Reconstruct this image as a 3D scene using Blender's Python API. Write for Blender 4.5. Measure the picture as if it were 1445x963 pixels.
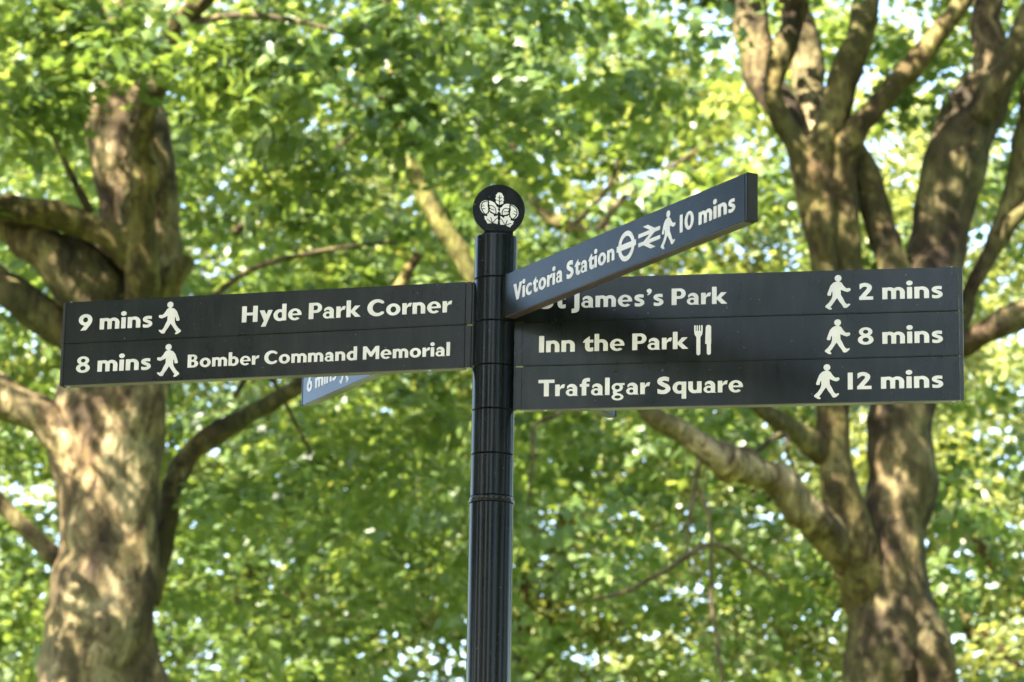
import bpy, math
import numpy as np
from mathutils import Matrix, Vector

for _o in list(bpy.data.objects):
    bpy.data.objects.remove(_o)
S = bpy.context.scene
COL = S.collection
rng = np.random.default_rng(7)

# ------------------------------------------------------------------ camera
CAM = np.array([0.01796, -5.66436, 1.6])
FW = np.array([0.00232342, 0.97355356, 0.2284471])
RT = np.array([0.99985062, -0.00617436, 0.01614376])
UP = np.array([-0.01712733, -0.22837546, 0.97342247])
FPX, PW, PH = 4599.24, 1445.0, 963.0          # focal length and frame size in photograph pixels
cd = bpy.data.cameras.new("camera")
cam = bpy.data.objects.new("camera", cd)
COL.objects.link(cam)
cd.sensor_width = 22.3
cd.lens = FPX / PW * 22.3
cd.clip_start = 0.1
cd.clip_end = 2000
cd.dof.use_dof = True
cd.dof.focus_distance = 5.80
cd.dof.aperture_fstop = 6.6
M = Matrix((RT, UP, -FW)).transposed().to_4x4()
M.translation = Vector(CAM)
cam.matrix_world = M
S.camera = cam

# ------------------------------------------------------------------ light
TO_SUN = np.array([-0.60, -0.60, 0.82])
TO_SUN /= np.linalg.norm(TO_SUN)
world = bpy.data.worlds.new("World")
S.world = world
world.use_nodes = True
wn = world.node_tree
bg = wn.nodes["Background"]
sky = wn.nodes.new("ShaderNodeTexSky")
sky.sky_type = 'NISHITA'
sky.sun_disc = False
sky.sun_elevation = math.asin(TO_SUN[2])
sky.sun_rotation = math.atan2(TO_SUN[0], TO_SUN[1])
sky.air_density = 1.0
sky.dust_density = 1.2
wn.links.new(sky.outputs[0], bg.inputs[0])
bg.inputs[1].default_value = 0.095
sd = bpy.data.lights.new("sun", 'SUN')
sd.energy = 5.0
sd.angle = math.radians(0.53)
sd.color = (1.0, 0.92, 0.80)
so = bpy.data.objects.new("sun", sd)
COL.objects.link(so)
so.rotation_euler = Vector(TO_SUN).to_track_quat('Z', 'Y').to_euler()
so.location = (-20, -12, 40)
S.view_settings.view_transform = 'Standard'
S.view_settings.look = 'None'
S.view_settings.gamma = 1
S.view_settings.use_curve_mapping = False
S.view_settings.exposure = 3.32
S.render.engine = 'CYCLES'
S.cycles.max_bounces = 12
S.cycles.diffuse_bounces = 8
S.cycles.glossy_bounces = 3
S.cycles.transmission_bounces = 8
S.cycles.caustics_reflective = False
S.cycles.caustics_refractive = False

# ------------------------------------------------------------------ helpers
def at(px, py, Y):
    """World point seen at a photograph pixel, on the plane y = Y."""
    r = FW + (px - PW / 2) / FPX * RT - (py - PH / 2) / FPX * UP
    return CAM + r * ((Y - CAM[1]) / r[1])

def project(P):
    v = np.asarray(P) - CAM
    d = v @ FW
    return np.stack([PW / 2 + FPX * (v @ RT) / d, PH / 2 - FPX * (v @ UP) / d, d], -1)

def hash3(i, seed):
    i = i.astype(np.int64)
    h = (i[..., 0] * 374761393 + i[..., 1] * 668265263 + i[..., 2] * 2147483647 + seed * 1274126177) & 0xFFFFFFFF
    h = ((h ^ (h >> 13)) * 1274126177) & 0xFFFFFFFF
    return ((h ^ (h >> 16)) & 0xFFFF) / 65535.0

def noise3(p, seed=0):
    """Smooth value noise in 0..1 at points p (n,3)."""
    i = np.floor(p)
    f = p - i
    f = f * f * (3 - 2 * f)
    out = 0
    for dx in (0, 1):
        for dy in (0, 1):
            for dz in (0, 1):
                w = (f[..., 0] if dx else 1 - f[..., 0]) * (f[..., 1] if dy else 1 - f[..., 1]) * (f[..., 2] if dz else 1 - f[..., 2])
                out = out + w * hash3(i + np.array([dx, dy, dz]), seed)
    return out

def empty(name, loc=(0, 0, 0)):
    o = bpy.data.objects.new(name, None)
    COL.objects.link(o)
    o.location = Vector(loc)
    return o

def tag(o, label=None, cat=None, group=None, kind=None):
    if label: o["label"] = label
    if cat: o["category"] = cat
    if group: o["group"] = group
    if kind: o["kind"] = kind
    return o

def link(name, me, mat, parent=None, smooth=False):
    if mat is not None:
        me.materials.clear()
        me.materials.append(mat)
    o = bpy.data.objects.new(name, me)
    COL.objects.link(o)
    if parent is not None:
        o.parent = parent
        r = parent
        off = Vector(r.location)
        while r.parent is not None:
            r = r.parent
            off += Vector(r.location)
        o.location = -off if parent.parent is None else Vector((0, 0, 0))
    if smooth:
        me.polygons.foreach_set("use_smooth", [True] * len(me.polygons))
    return o

def mesh_np(name, verts, tris, attr=None):
    """Mesh from a vertex array and an array of equal-sized faces."""
    me = bpy.data.meshes.new(name)
    k = tris.shape[1]
    me.vertices.add(len(verts))
    me.vertices.foreach_set("co", np.ascontiguousarray(verts, dtype=np.float32).ravel())
    me.loops.add(tris.size)
    me.loops.foreach_set("vertex_index", np.ascontiguousarray(tris, dtype=np.int32).ravel())
    me.polygons.add(len(tris))
    me.polygons.foreach_set("loop_start", np.arange(0, tris.size, k, dtype=np.int32))
    me.polygons.foreach_set("loop_total", np.full(len(tris), k, dtype=np.int32))
    if attr is not None:
        a = me.attributes.new("tone", 'FLOAT', 'POINT')
        a.data.foreach_set("value", np.ascontiguousarray(attr, dtype=np.float32))
    me.update(calc_edges=True)
    me.validate()
    return me

# ------------------------------------------------------------------ materials
def mat_new(name):
    m = bpy.data.materials.new(name)
    m.use_nodes = True
    nt = m.node_tree
    return m, nt, nt.nodes, nt.links, nt.nodes["Principled BSDF"]

def ramp(nodes, stops):
    r = nodes.new("ShaderNodeValToRGB")
    e = r.color_ramp.elements
    e[0].position, e[0].color = stops[0][0], (*stops[0][1], 1)
    e[1].position, e[1].color = stops[-1][0], (*stops[-1][1], 1)
    for p, c in stops[1:-1]:
        n = e.new(p)
        n.color = (*c, 1)
    return r

def noise_node(nodes, links, scale, detail=4, rough=0.55, vec=None, mapping=None):
    n = nodes.new("ShaderNodeTexNoise")
    n.inputs["Scale"].default_value = scale
    n.inputs["Detail"].default_value = detail
    n.inputs["Roughness"].default_value = rough
    tc = nodes.new("ShaderNodeTexCoord")
    if mapping:
        mp = nodes.new("ShaderNodeMapping")
        mp.inputs["Scale"].default_value = mapping
        links.new(tc.outputs["Object"], mp.inputs[0])
        links.new(mp.outputs[0], n.inputs["Vector"])
    else:
        links.new(tc.outputs["Object"], n.inputs["Vector"])
    return n

def make_bark(name, cols, moss=0.5, seed=0.0):
    m, nt, N, L, B = mat_new(name)
    tc = N.new("ShaderNodeTexCoord")
    mp = N.new("ShaderNodeMapping")
    mp.inputs["Location"].default_value = (seed, seed * 2, seed * 3)
    mp.inputs["Scale"].default_value = (1, 1, 0.55)
    L.new(tc.outputs["Object"], mp.inputs[0])
    n1 = N.new("ShaderNodeTexNoise")
    n1.inputs["Scale"].default_value = 3.2
    n1.inputs["Detail"].default_value = 6
    n1.inputs["Roughness"].default_value = 0.62
    n1.inputs["Distortion"].default_value = 0.8
    L.new(mp.outputs[0], n1.inputs["Vector"])
    r1 = ramp(N, [(0.30, cols[0]), (0.45, cols[1]), (0.52, cols[2]), (0.64, cols[3])])
    L.new(n1.outputs[0], r1.inputs[0])
    n2 = N.new("ShaderNodeTexNoise")
    n2.inputs["Scale"].default_value = 1.6
    n2.inputs["Detail"].default_value = 3
    L.new(mp.outputs[0], n2.inputs["Vector"])
    r2 = ramp(N, [(0.40, (0, 0, 0)), (0.66, (moss, moss, moss))])
    L.new(n2.outputs[0], r2.inputs[0])
    mx = N.new("ShaderNodeMix")
    mx.data_type = 'RGBA'
    L.new(r2.outputs[0], mx.inputs[0])
    L.new(r1.outputs[0], mx.inputs[6])
    mx.inputs[7].default_value = (0.060, 0.062, 0.016, 1)
    # camouflage plates of shed bark, warped cells
    nw = N.new("ShaderNodeTexNoise")
    nw.inputs["Scale"].default_value = 4.0
    nw.inputs["Detail"].default_value = 5
    nw.inputs["Roughness"].default_value = 0.65
    L.new(mp.outputs[0], nw.inputs["Vector"])
    vs = N.new("ShaderNodeVectorMath")
    vs.operation = 'SCALE'
    vs.inputs["Scale"].default_value = 0.55
    L.new(nw.outputs["Color"], vs.inputs[0])
    va = N.new("ShaderNodeVectorMath")
    L.new(mp.outputs[0], va.inputs[0])
    L.new(vs.outputs[0], va.inputs[1])
    vp = N.new("ShaderNodeTexVoronoi")
    vp.inputs["Scale"].default_value = 5.5
    L.new(va.outputs[0], vp.inputs["Vector"])
    sp = N.new("ShaderNodeSeparateColor")
    L.new(vp.outputs["Color"], sp.inputs[0])
    rp = ramp(N, [(0.0, (0.42, 0.38, 0.33)), (0.22, (0.62, 0.62, 0.50)), (0.5, (0.95, 0.92, 0.85)), (0.78, (1.35, 1.32, 1.2)), (0.93, (1.75, 1.7, 1.5))])
    rp.color_ramp.interpolation = 'CONSTANT'
    L.new(sp.outputs[0], rp.inputs[0])
    mz = N.new("ShaderNodeMix")
    mz.data_type = 'RGBA'
    mz.blend_type = 'MULTIPLY'
    mz.inputs[0].default_value = 0.75
    L.new(mx.outputs[2], mz.inputs[6])
    L.new(rp.outputs[0], mz.inputs[7])
    mx = mz
    # flaked plates and dark pits
    n3 = N.new("ShaderNodeTexNoise")
    n3.inputs["Scale"].default_value = 11.0
    n3.inputs["Detail"].default_value = 4
    n3.inputs["Roughness"].default_value = 0.6
    n3.inputs["Distortion"].default_value = 1.2
    L.new(mp.outputs[0], n3.inputs["Vector"])
    r3 = ramp(N, [(0.34, (0.35, 0.30, 0.26)), (0.46, (0.85, 0.83, 0.80)), (0.60, (1, 1, 1)), (0.72, (1.0, 0.98, 0.92))])
    L.new(n3.outputs[0], r3.inputs[0])
    mq = N.new("ShaderNodeMix")
    mq.data_type = 'RGBA'
    mq.blend_type = 'MULTIPLY'
    mq.inputs[0].default_value = 1
    L.new(mx.outputs[2], mq.inputs[6])
    L.new(r3.outputs[0], mq.inputs[7])
    mx = mq
    L.new(mx.outputs[2], B.inputs["Base Color"])
    B.inputs["Roughness"].default_value = 0.85
    B.inputs["Specular IOR Level"].default_value = 0.25
    v = N.new("ShaderNodeTexVoronoi")
    v.inputs["Scale"].default_value = 14
    L.new(mp.outputs[0], v.inputs["Vector"])
    ad = N.new("ShaderNodeMath")
    ad.operation = 'ADD'
    L.new(n1.outputs[0], ad.inputs[0])
    ml = N.new("ShaderNodeMath")
    ml.operation = 'MULTIPLY'
    ml.inputs[1].default_value = 0.35
    L.new(v.outputs[0], ml.inputs[0])
    L.new(ml.outputs[0], ad.inputs[1])
    b = N.new("ShaderNodeBump")
    b.inputs["Strength"].default_value = 0.7
    b.inputs["Distance"].default_value = 0.06
    L.new(ad.outputs[0], b.inputs["Height"])
    L.new(b.outputs[0], B.inputs["Normal"])
    return m

def make_leaf(name, dark, mid, light, trans=0.45):
    m, nt, N, L, B = mat_new(name)
    at_ = N.new("ShaderNodeAttribute")
    at_.attribute_name = "tone"
    r = ramp(N, [(0.0, dark), (0.5, mid), (1.0, light)])
    L.new(at_.outputs["Fac"], r.inputs[0])
    N.remove(B)
    d = N.new("ShaderNodeBsdfDiffuse")
    t = N.new("ShaderNodeBsdfTranslucent")
    g = N.new("ShaderNodeBsdfGlossy")
    g.inputs["Roughness"].default_value = 0.40
    g.inputs["Color"].default_value = (1, 1, 1, 1)
    L.new(r.outputs[0], d.inputs["Color"])
    gm = N.new("ShaderNodeMix")
    gm.data_type = 'RGBA'
    gm.blend_type = 'MULTIPLY'
    gm.inputs[0].default_value = 1
    L.new(r.outputs[0], gm.inputs[6])
    gm.inputs[7].default_value = (2.35, 2.05, 1.2, 1)
    L.new(gm.outputs[2], t.inputs["Color"])
    m1 = N.new("ShaderNodeMixShader")
    m1.inputs[0].default_value = trans
    L.new(d.outputs[0], m1.inputs[1])
    L.new(t.outputs[0], m1.inputs[2])
    m2 = N.new("ShaderNodeMixShader")
    lw = N.new("ShaderNodeLayerWeight")
    lw.inputs[0].default_value = 0.25
    mr = N.new("ShaderNodeMapRange")
    mr.inputs[3].default_value = 0.018
    mr.inputs[4].default_value = 0.11
    L.new(lw.outputs[1], mr.inputs[0])
    L.new(mr.outputs[0], m2.inputs[0])
    L.new(m1.outputs[0], m2.inputs[1])
    L.new(g.outputs[0], m2.inputs[2])
    L.new(m2.outputs[0], N["Material Output"].inputs[0])
    return m

BARK_PALE = make_bark("plane bark pale", [(0.030, 0.019, 0.009), (0.078, 0.053, 0.026), (0.145, 0.108, 0.056), (0.30, 0.24, 0.14)], 0.4, 1)
BARK_OLIVE = make_bark("plane bark mossy", [(0.024, 0.013, 0.005), (0.055, 0.036, 0.011), (0.095, 0.072, 0.022), (0.19, 0.152, 0.062)], 0.75, 4)
BARK_BROWN = make_bark("plane bark brown", [(0.014, 0.008, 0.004), (0.036, 0.022, 0.010), (0.066, 0.045, 0.020), (0.155, 0.118, 0.060)], 0.55, 8)
BARK_MOSS = make_bark("plane bark yellow moss", [(0.055, 0.050, 0.012), (0.115, 0.110, 0.026), (0.175, 0.165, 0.045), (0.27, 0.25, 0.09)], 0.25, 6)
TWIG = make_bark("twig bark", [(0.04, 0.03, 0.02), (0.07, 0.05, 0.03), (0.10, 0.08, 0.04), (0.14, 0.11, 0.06)], 0.3, 2)
LEAF = make_leaf("plane leaf", (0.048, 0.084, 0.019), (0.087, 0.140, 0.031), (0.165, 0.215, 0.062))
LEAF_FAR = make_leaf("far leaf sunlit tone", (0.095, 0.122, 0.034), (0.165, 0.200, 0.058), (0.240, 0.270, 0.105))  # paler copy of the leaf: sunlit brightness of the far foliage in the colour

def make_paint(name, rough, tint, streak, spec=0.5):
    m, nt, N, L, B = mat_new(name)
    n = noise_node(N, L, 9.0, 5, 0.6)
    r = ramp(N, [(0.35, tuple(c * 0.8 for c in tint)), (0.7, tuple(c * 1.25 for c in tint))])
    L.new(n.outputs[0], r.inputs[0])
    # pale specks of dust and small chips
    n3 = noise_node(N, L, 190.0, 2, 0.5)
    r3 = ramp(N, [(0.735, (0, 0, 0)), (0.76, (0.5, 0.5, 0.5))])
    L.new(n3.outputs[0], r3.inputs[0])
    mx = N.new("ShaderNodeMix")
    mx.data_type = 'RGBA'
    L.new(r3.outputs[0], mx.inputs[0])
    L.new(r.outputs[0], mx.inputs[6])
    mx.inputs[7].default_value = (0.16, 0.16, 0.15, 1)
    # rain streaks and a film of dust
    nd = noise_node(N, L, 22.0, 6, 0.7, mapping=(1, 1, 0.16))
    rd = ramp(N, [(0.45, (0, 0, 0)), (0.80, (0.30, 0.30, 0.30))])
    L.new(nd.outputs[0], rd.inputs[0])
    md = N.new("ShaderNodeMix")
    md.data_type = 'RGBA'
    L.new(rd.outputs[0], md.inputs[0])
    L.new(mx.outputs[2], md.inputs[6])
    md.inputs[7].default_value = (0.045, 0.044, 0.038, 1)
    mx = md
    L.new(mx.outputs[2], B.inputs["Base Color"])
    n2 = noise_node(N, L, 4.0, 4, 0.6)
    r2 = ramp(N, [(0.3, (rough * 0.7,) * 3), (0.75, (rough * 1.5,) * 3)])
    L.new(n2.outputs[0], r2.inputs[0])
    L.new(r2.outputs[0], B.inputs["Roughness"])
    B.inputs["Specular IOR Level"].default_value = spec
    if streak:
        ns = noise_node(N, L, 60.0, 2, 0.5, mapping=(1, 1, 0.004))
        b = N.new("ShaderNodeBump")
        b.inputs["Strength"].default_value = streak
        b.inputs["Distance"].default_value = 0.004
        L.new(ns.outputs[0], b.inputs["Height"])
        L.new(b.outputs[0], B.inputs["Normal"])
    return m

PAINT = make_paint("black gloss paint", 0.15, (0.003, 0.004, 0.0045), 0.012, 0.16)
PANEL = make_paint("dark sign enamel", 0.2, (0.0060, 0.0080, 0.0075), 0.0, 0.24)
DISC = make_paint("finial enamel", 0.22, (0.003, 0.0035, 0.0045), 0.0, 0.2)
PATH_BOUNCE = make_paint("underside path bounce", 0.4, (0.055, 0.040, 0.026), 0.0)  # tan light thrown up by the sunlit path, put into the colour
EDGE = make_paint("worn edge paint", 0.4, (0.014, 0.014, 0.013), 0.0, 0.3)
m, nt, N, L, B = mat_new("cream lettering")
n = noise_node(N, L, 30.0, 3)
r = ramp(N, [(0.3, (0.56, 0.52, 0.48)), (0.7, (0.66, 0.615, 0.565))])
L.new(n.outputs[0], r.inputs[0])
L.new(r.outputs[0], B.inputs["Base Color"])
B.inputs["Roughness"].default_value = 0.4
CREAM = m
m, nt, N, L, B = mat_new("bare steel screw")
B.inputs["Base Color"].default_value = (0.55, 0.54, 0.5, 1)
B.inputs["Metallic"].default_value = 0.8
B.inputs["Roughness"].default_value = 0.4
STEEL = m

# ------------------------------------------------------------------ ground
def sheet(name, x0, y0, x1, y1, z, mat):
    me = mesh_np(name, np.array([[x0, y0, z], [x1, y0, z], [x1, y1, z], [x0, y1, z]], float), np.array([[0, 1, 2, 3]]))
    return tag(link(name, me, mat), kind="structure")

m, nt, N, L, B = mat_new("lawn grass")
n = noise_node(N, L, 0.6, 8, 0.65)
r = ramp(N, [(0.3, (0.045, 0.075, 0.018)), (0.55, (0.075, 0.11, 0.028)), (0.75, (0.15, 0.13, 0.06))])
L.new(n.outputs[0], r.inputs[0])
L.new(r.outputs[0], B.inputs["Base Color"])
B.inputs["Roughness"].default_value = 0.9
sheet("lawn", -900, -900, 900, 900, 0, m)
m, nt, N, L, B = mat_new("gravel path")
n = noise_node(N, L, 40, 8, 0.7)
r = ramp(N, [(0.3, (0.26, 0.21, 0.14)), (0.7, (0.48, 0.41, 0.30))])
L.new(n.outputs[0], r.inputs[0])
L.new(r.outputs[0], B.inputs["Base Color"])
B.inputs["Roughness"].default_value = 0.9
sheet("gravel_path", -60, -4.5, 60, 2.2, 0.004, m)

# ------------------------------------------------------------------ lettering: a humanist bold sans drawn as implicit shapes
def bR(x0, y0, x1, y1):
    return lambda x, y: np.maximum(np.maximum(x0 - x, x - x1), np.maximum(y0 - y, y - y1))
def bE(cx, cy, rx, ry):
    k = min(rx, ry)
    return lambda x, y: (np.sqrt(((x - cx) / rx) ** 2 + ((y - cy) / ry) ** 2) - 1) * k
def bP(*pts):
    P = np.array(pts, float)
    def f(x, y):
        d = np.full(x.shape, 1e9)
        ins = np.zeros(x.shape, bool)
        for i in range(len(P)):
            ax, ay = P[i - 1]
            bx, by = P[i]
            ex, ey = bx - ax, by - ay
            t = np.clip(((x - ax) * ex + (y - ay) * ey) / (ex * ex + ey * ey + 1e-12), 0, 1)
            d = np.minimum(d, (x - ax - t * ex) ** 2 + (y - ay - t * ey) ** 2)
            c = ((ay > y) != (by > y)) & (x < (bx - ax) * (y - ay) / ((by - ay) if by != ay else 1e-12) + ax)
            ins ^= c
        d = np.sqrt(d)
        return np.where(ins, -d, d)
    return f
def catmull(pts, n=8):
    P = np.array(pts, float)
    Q = np.vstack([2 * P[0] - P[1], P, 2 * P[-1] - P[-2]])
    out = []
    for i in range(1, len(Q) - 2):
        for t in np.linspace(0, 1, n, endpoint=False):
            a, b, c, d = Q[i - 1], Q[i], Q[i + 1], Q[i + 2]
            out.append(0.5 * (2 * b + (c - a) * t + (2 * a - 5 * b + 4 * c - d) * t * t + (3 * b - a - 3 * c + d) * t ** 3))
    out.append(P[-1])
    return np.array(out)
def bS(w, *pts, curve=True):
    P = catmull(pts) if curve and len(pts) > 2 else np.array(pts, float)
    def f(x, y):
        d = np.full(x.shape, 1e9)
        for i in range(1, len(P)):
            ax, ay = P[i - 1][:2]
            ex, ey = P[i][0] - ax, P[i][1] - ay
            t = np.clip(((x - ax) * ex + (y - ay) * ey) / (ex * ex + ey * ey + 1e-12), 0, 1)
            d = np.minimum(d, (x - ax - t * ex) ** 2 + (y - ay - t * ey) ** 2)
        return np.sqrt(d) - w / 2
    return f
def bU(*fs):
    return lambda x, y: np.minimum.reduce([f(x, y) for f in fs])
def bI(*fs):
    return lambda x, y: np.maximum.reduce([f(x, y) for f in fs])
def bD(a, *fs):
    return lambda x, y: np.maximum.reduce([a(x, y)] + [-f(x, y) for f in fs])
def bT(f, a, b, c, d, e, g):
    return lambda x, y: f(a * x + b * y + e, c * x + d * y + g)

XH = 0.70
def g_n(h=XH):
    return bU(bR(0, 0, 0.25, h),
              bD(bU(bI(bE(0.37, 0.38, 0.32, 0.335), bR(0.1, 0.26, 1, 1)), bR(0.2, 0, 0.69, 0.385)),
                 bU(bR(-1, -0.1, 0.44, 0.40), bE(0.335, 0.40, 0.105, 0.115))))
def g_m():
    arch = lambda o: bD(bU(bI(bE(o + 0.34, 0.38, 0.315, 0.335), bR(o + 0.05, 0.26, o + 1, 1)), bR(o + 0.2, 0, o + 0.65, 0.385)),
                        bU(bR(o - 1, -0.1, o + 0.41, 0.40), bE(o + 0.32, 0.40, 0.09, 0.115)))
    cut = bI(arch(0.40), bR(0.46, -1, 3, 2))
    return bU(bR(0, 0, 0.25, XH), arch(0), cut, bR(0.41, 0, 0.65, 0.4))
def ring(cx, cy, rx, ry, ix, iy, dx=0):
    return bD(bE(cx, cy, rx, ry), bE(cx + dx, cy, ix, iy))
def g_9():
    return bU(ring(0.37, 0.655, 0.365, 0.365, 0.125, 0.15),
              bP((0.735, 0.66), (0.715, 0.50), (0.66, 0.37), (0.42, 0.0), (0.10, -0.02), (0.36, 0.36), (0.52, 0.44), (0.60, 0.60)))
GL = {}
GL['l'] = (bR(0, 0, 0.25, 1.04), 0.25)
GL['i'] = (bU(bR(0, 0, 0.25, XH), bE(0.125, 0.93, 0.155, 0.15)), 0.25)
GL['n'] = (g_n(), 0.69)
GL['h'] = (g_n(1.04), 0.69)
GL['m'] = (g_m(), 1.05)
GL['u'] = (bT(g_n(), -1, 0, 0, -1, 0.69, XH), 0.69)
GL['r'] = (bU(bR(0, 0, 0.25, XH), bP((0.2, 0.36), (0.25, 0.54), (0.31, 0.65), (0.39, 0.705), (0.52, 0.71), (0.47, 0.47), (0.37, 0.475), (0.30, 0.44), (0.25, 0.36))), 0.50)
GL['o'] = (ring(0.385, 0.345, 0.385, 0.37, 0.145, 0.18), 0.77)
GL['c'] = (bD(ring(0.37, 0.345, 0.37, 0.37, 0.20, 0.185, 0.06), bP((0.40, 0.345), (0.62, 0.50), (0.9, 0.54), (0.9, 0.15), (0.62, 0.19)), bR(0.595, -1, 2, 2)), 0.60)
GL['e'] = (bD(bU(ring(0.37, 0.345, 0.37, 0.37, 0.15, 0.215, 0.005), bR(0.1, 0.285, 0.70, 0.405)), bP((0.44, 0.285), (0.9, 0.285), (0.9, 0.0), (0.66, 0.10), (0.46, 0.19)), bR(0.665, -1, 2, 0.285)), 0.73)
GL['a'] = (bU(bR(0.36, 0.0, 0.60, 0.49),
              ring(0.255, 0.205, 0.255, 0.22, 0.10, 0.095, 0.02),
              bD(bI(bE(0.315, 0.43, 0.285, 0.285), bR(0.06, 0.43, 1, 1)), bE(0.25, 0.42, 0.11, 0.10), bR(-1, -1, 0.065, 2)),
              bP((0.36, 0.0), (0.60, 0.0), (0.60, 0.06), (0.665, 0.0), (0.665, -0.02), (0.40, -0.01))), 0.63)
GL['d'] = (bU(ring(0.35, 0.345, 0.35, 0.37, 0.135, 0.18, 0.02), bR(0.46, 0, 0.71, 1.04)), 0.71)
GL['b'] = (bU(ring(0.36, 0.345, 0.35, 0.37, 0.135, 0.18, -0.02), bR(0, 0, 0.25, 1.04)), 0.71)
GL['q'] = (bU(ring(0.35, 0.345, 0.35, 0.37, 0.135, 0.18, 0.02), bR(0.46, -0.32, 0.71, XH)), 0.71)
GL['y'] = (bU(bP((0, XH), (0.28, XH), (0.48, 0.22), (0.34, -0.02), (0.26, 0.02)), bP((0.47, XH), (0.73, XH), (0.36, -0.32), (0.09, -0.32), (0.26, 0.06))), 0.72)
GL['k'] = (bU(bR(0, 0, 0.25, 1.04), bP((0.2, 0.35), (0.46, XH), (0.77, XH), (0.43, 0.33), (0.2, 0.30)), bP((0.2, 0.42), (0.44, 0.40), (0.80, 0), (0.48, 0), (0.2, 0.33))), 0.78)
GL['s'] = (bD(bS(0.20, (0.56, 0.60), (0.44, 0.60), (0.30, 0.615), (0.15, 0.57), (0.13, 0.46), (0.26, 0.375), (0.40, 0.30), (0.435, 0.18), (0.32, 0.085), (0.18, 0.075), (-0.02, 0.13)),
              bR(0.50, 0.4, 2, 2), bR(-2, -1, 0.035, 0.35), bR(-1, -1, 2, -0.025)), 0.55)
GL['S'] = (bD(bS(0.255, (0.72, 0.83), (0.56, 0.86), (0.38, 0.90), (0.18, 0.83), (0.16, 0.68), (0.32, 0.55), (0.52, 0.43), (0.57, 0.25), (0.42, 0.12), (0.22, 0.11), (-0.05, 0.20)),
              bR(0.63, 0.6, 2, 2), bR(-2, -1, 0.03, 0.5), bR(-1, -1, 2, -0.02)), 0.71)
GL['g'] = (bU(ring(0.30, 0.445, 0.295, 0.265, 0.12, 0.12), bR(0.40, 0.565, 0.68, XH), ring(0.315, -0.125, 0.315, 0.205, 0.15, 0.085),
              bP((0.10, 0.28), (0.06, 0.16), (0.10, 0.06), (0.06, -0.03), (0.40, 0.0), (0.52, 0.06), (0.30, 0.11), (0.28, 0.20))), 0.66)
GL['f'] = (bU(bR(0.10, 0, 0.35, 0.80), bR(0, 0.52, 0.50, XH), bD(bS(0.23, (0.225, 0.6), (0.225, 0.78), (0.31, 0.92), (0.60, 0.94)), bR(0.53, 0, 2, 2))), 0.49)
GL['t'] = (bU(bR(0.11, 0.2, 0.36, 0.70), bP((0.0, 0.56), (0.0, 0.52), (0.54, 0.52), (0.54, XH), (0.36, XH), (0.36, 0.93), (0.11, 0.72)), bD(bS(0.235, (0.235, 0.5), (0.235, 0.22), (0.33, 0.105), (0.62, 0.14)), bR(0.54, -1, 2, 0.5))), 0.54)
GL['H'] = (bU(bR(0, 0, 0.27, 1), bR(0.60, 0, 0.87, 1), bR(0.2, 0.41, 0.7, 0.60)), 0.87)
GL['P'] = (bU(bR(0, 0, 0.27, 1), bD(bU(bR(0.2, 0.365, 0.41, 1), bE(0.41, 0.6825, 0.315, 0.3175)), bU(bR(0.0, 0.545, 0.40, 0.82), bE(0.39, 0.6825, 0.10, 0.1375)))), 0.72)
GL['C'] = (bD(ring(0.52, 0.5, 0.52, 0.525, 0.28, 0.315, 0.05), bP((0.62, 0.5), (0.78, 0.73), (1.3, 0.83), (1.3, 0.17), (0.78, 0.27)), bR(0.90, -1, 2, 2)), 0.92)
GL['B'] = (bD(bU(bR(0, 0, 0.40, 1), bE(0.38, 0.745, 0.29, 0.255), bI(bE(0.40, 0.29, 0.35, 0.29), bR(0.1, -1, 2, 2))),
              bU(bR(0.27, 0.605, 0.36, 0.84), bE(0.36, 0.7225, 0.085, 0.1175)), bU(bR(0.27, 0.165, 0.38, 0.43), bE(0.38, 0.2975, 0.10, 0.1325))), 0.76)
GL['M'] = (bU(bR(0, 0, 0.25, 1), bR(0.86, 0, 1.11, 1), bP((0, 1), (0.26, 1), (0.555, 0.56), (0.85, 1), (1.11, 1), (0.63, 0.20), (0.48, 0.20))), 1.11)
GL['V'] = (bP((0, 1), (0.29, 1), (0.46, 0.42), (0.63, 1), (0.91, 1), (0.57, 0), (0.34, 0)), 0.90)
GL['T'] = (bU(bR(0, 0.79, 0.84, 1), bR(0.285, 0, 0.555, 1)), 0.82)
GL['I'] = (bR(0, 0, 0.27, 1), 0.27)
GL['1'] = (bR(0.05, 0, 0.29, 1), 0.36)
GL['J'] = (bU(bR(0.08, 0.0, 0.35, 1), bD(bS(0.27, (0.215, 0.3), (0.215, -0.02), (0.15, -0.15), (-0.14, -0.18)), bR(-2, -2, -0.06, 0.2))), 0.35)
GL['0'] = (ring(0.37, 0.5, 0.37, 0.515, 0.13, 0.31), 0.74)
GL['8'] = (bU(ring(0.37, 0.745, 0.32, 0.27, 0.115, 0.11), ring(0.37, 0.275, 0.37, 0.295, 0.14, 0.125)), 0.74)
GL['9'] = (g_9(), 0.74)
GL['6'] = (bT(g_9(), -1, 0, 0, -1, 0.74, 1.0), 0.74)
GL['2'] = (bU(bI(bS(0.235, (0.02, 0.74), (0.16, 0.87), (0.34, 0.895), (0.50, 0.78), (0.47, 0.60), (0.32, 0.38), (0.14, 0.12)), bR(0.04, 0.0, 2, 1.02)), bR(0.02, 0, 0.68, 0.205)), 0.70)
GL["'"] = (bU(bE(0.14, 0.90, 0.135, 0.135), bP((0.275, 0.92), (0.25, 0.78), (0.14, 0.66), (0.04, 0.62), (0.03, 0.67), (0.12, 0.80))), 0.28)

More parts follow.
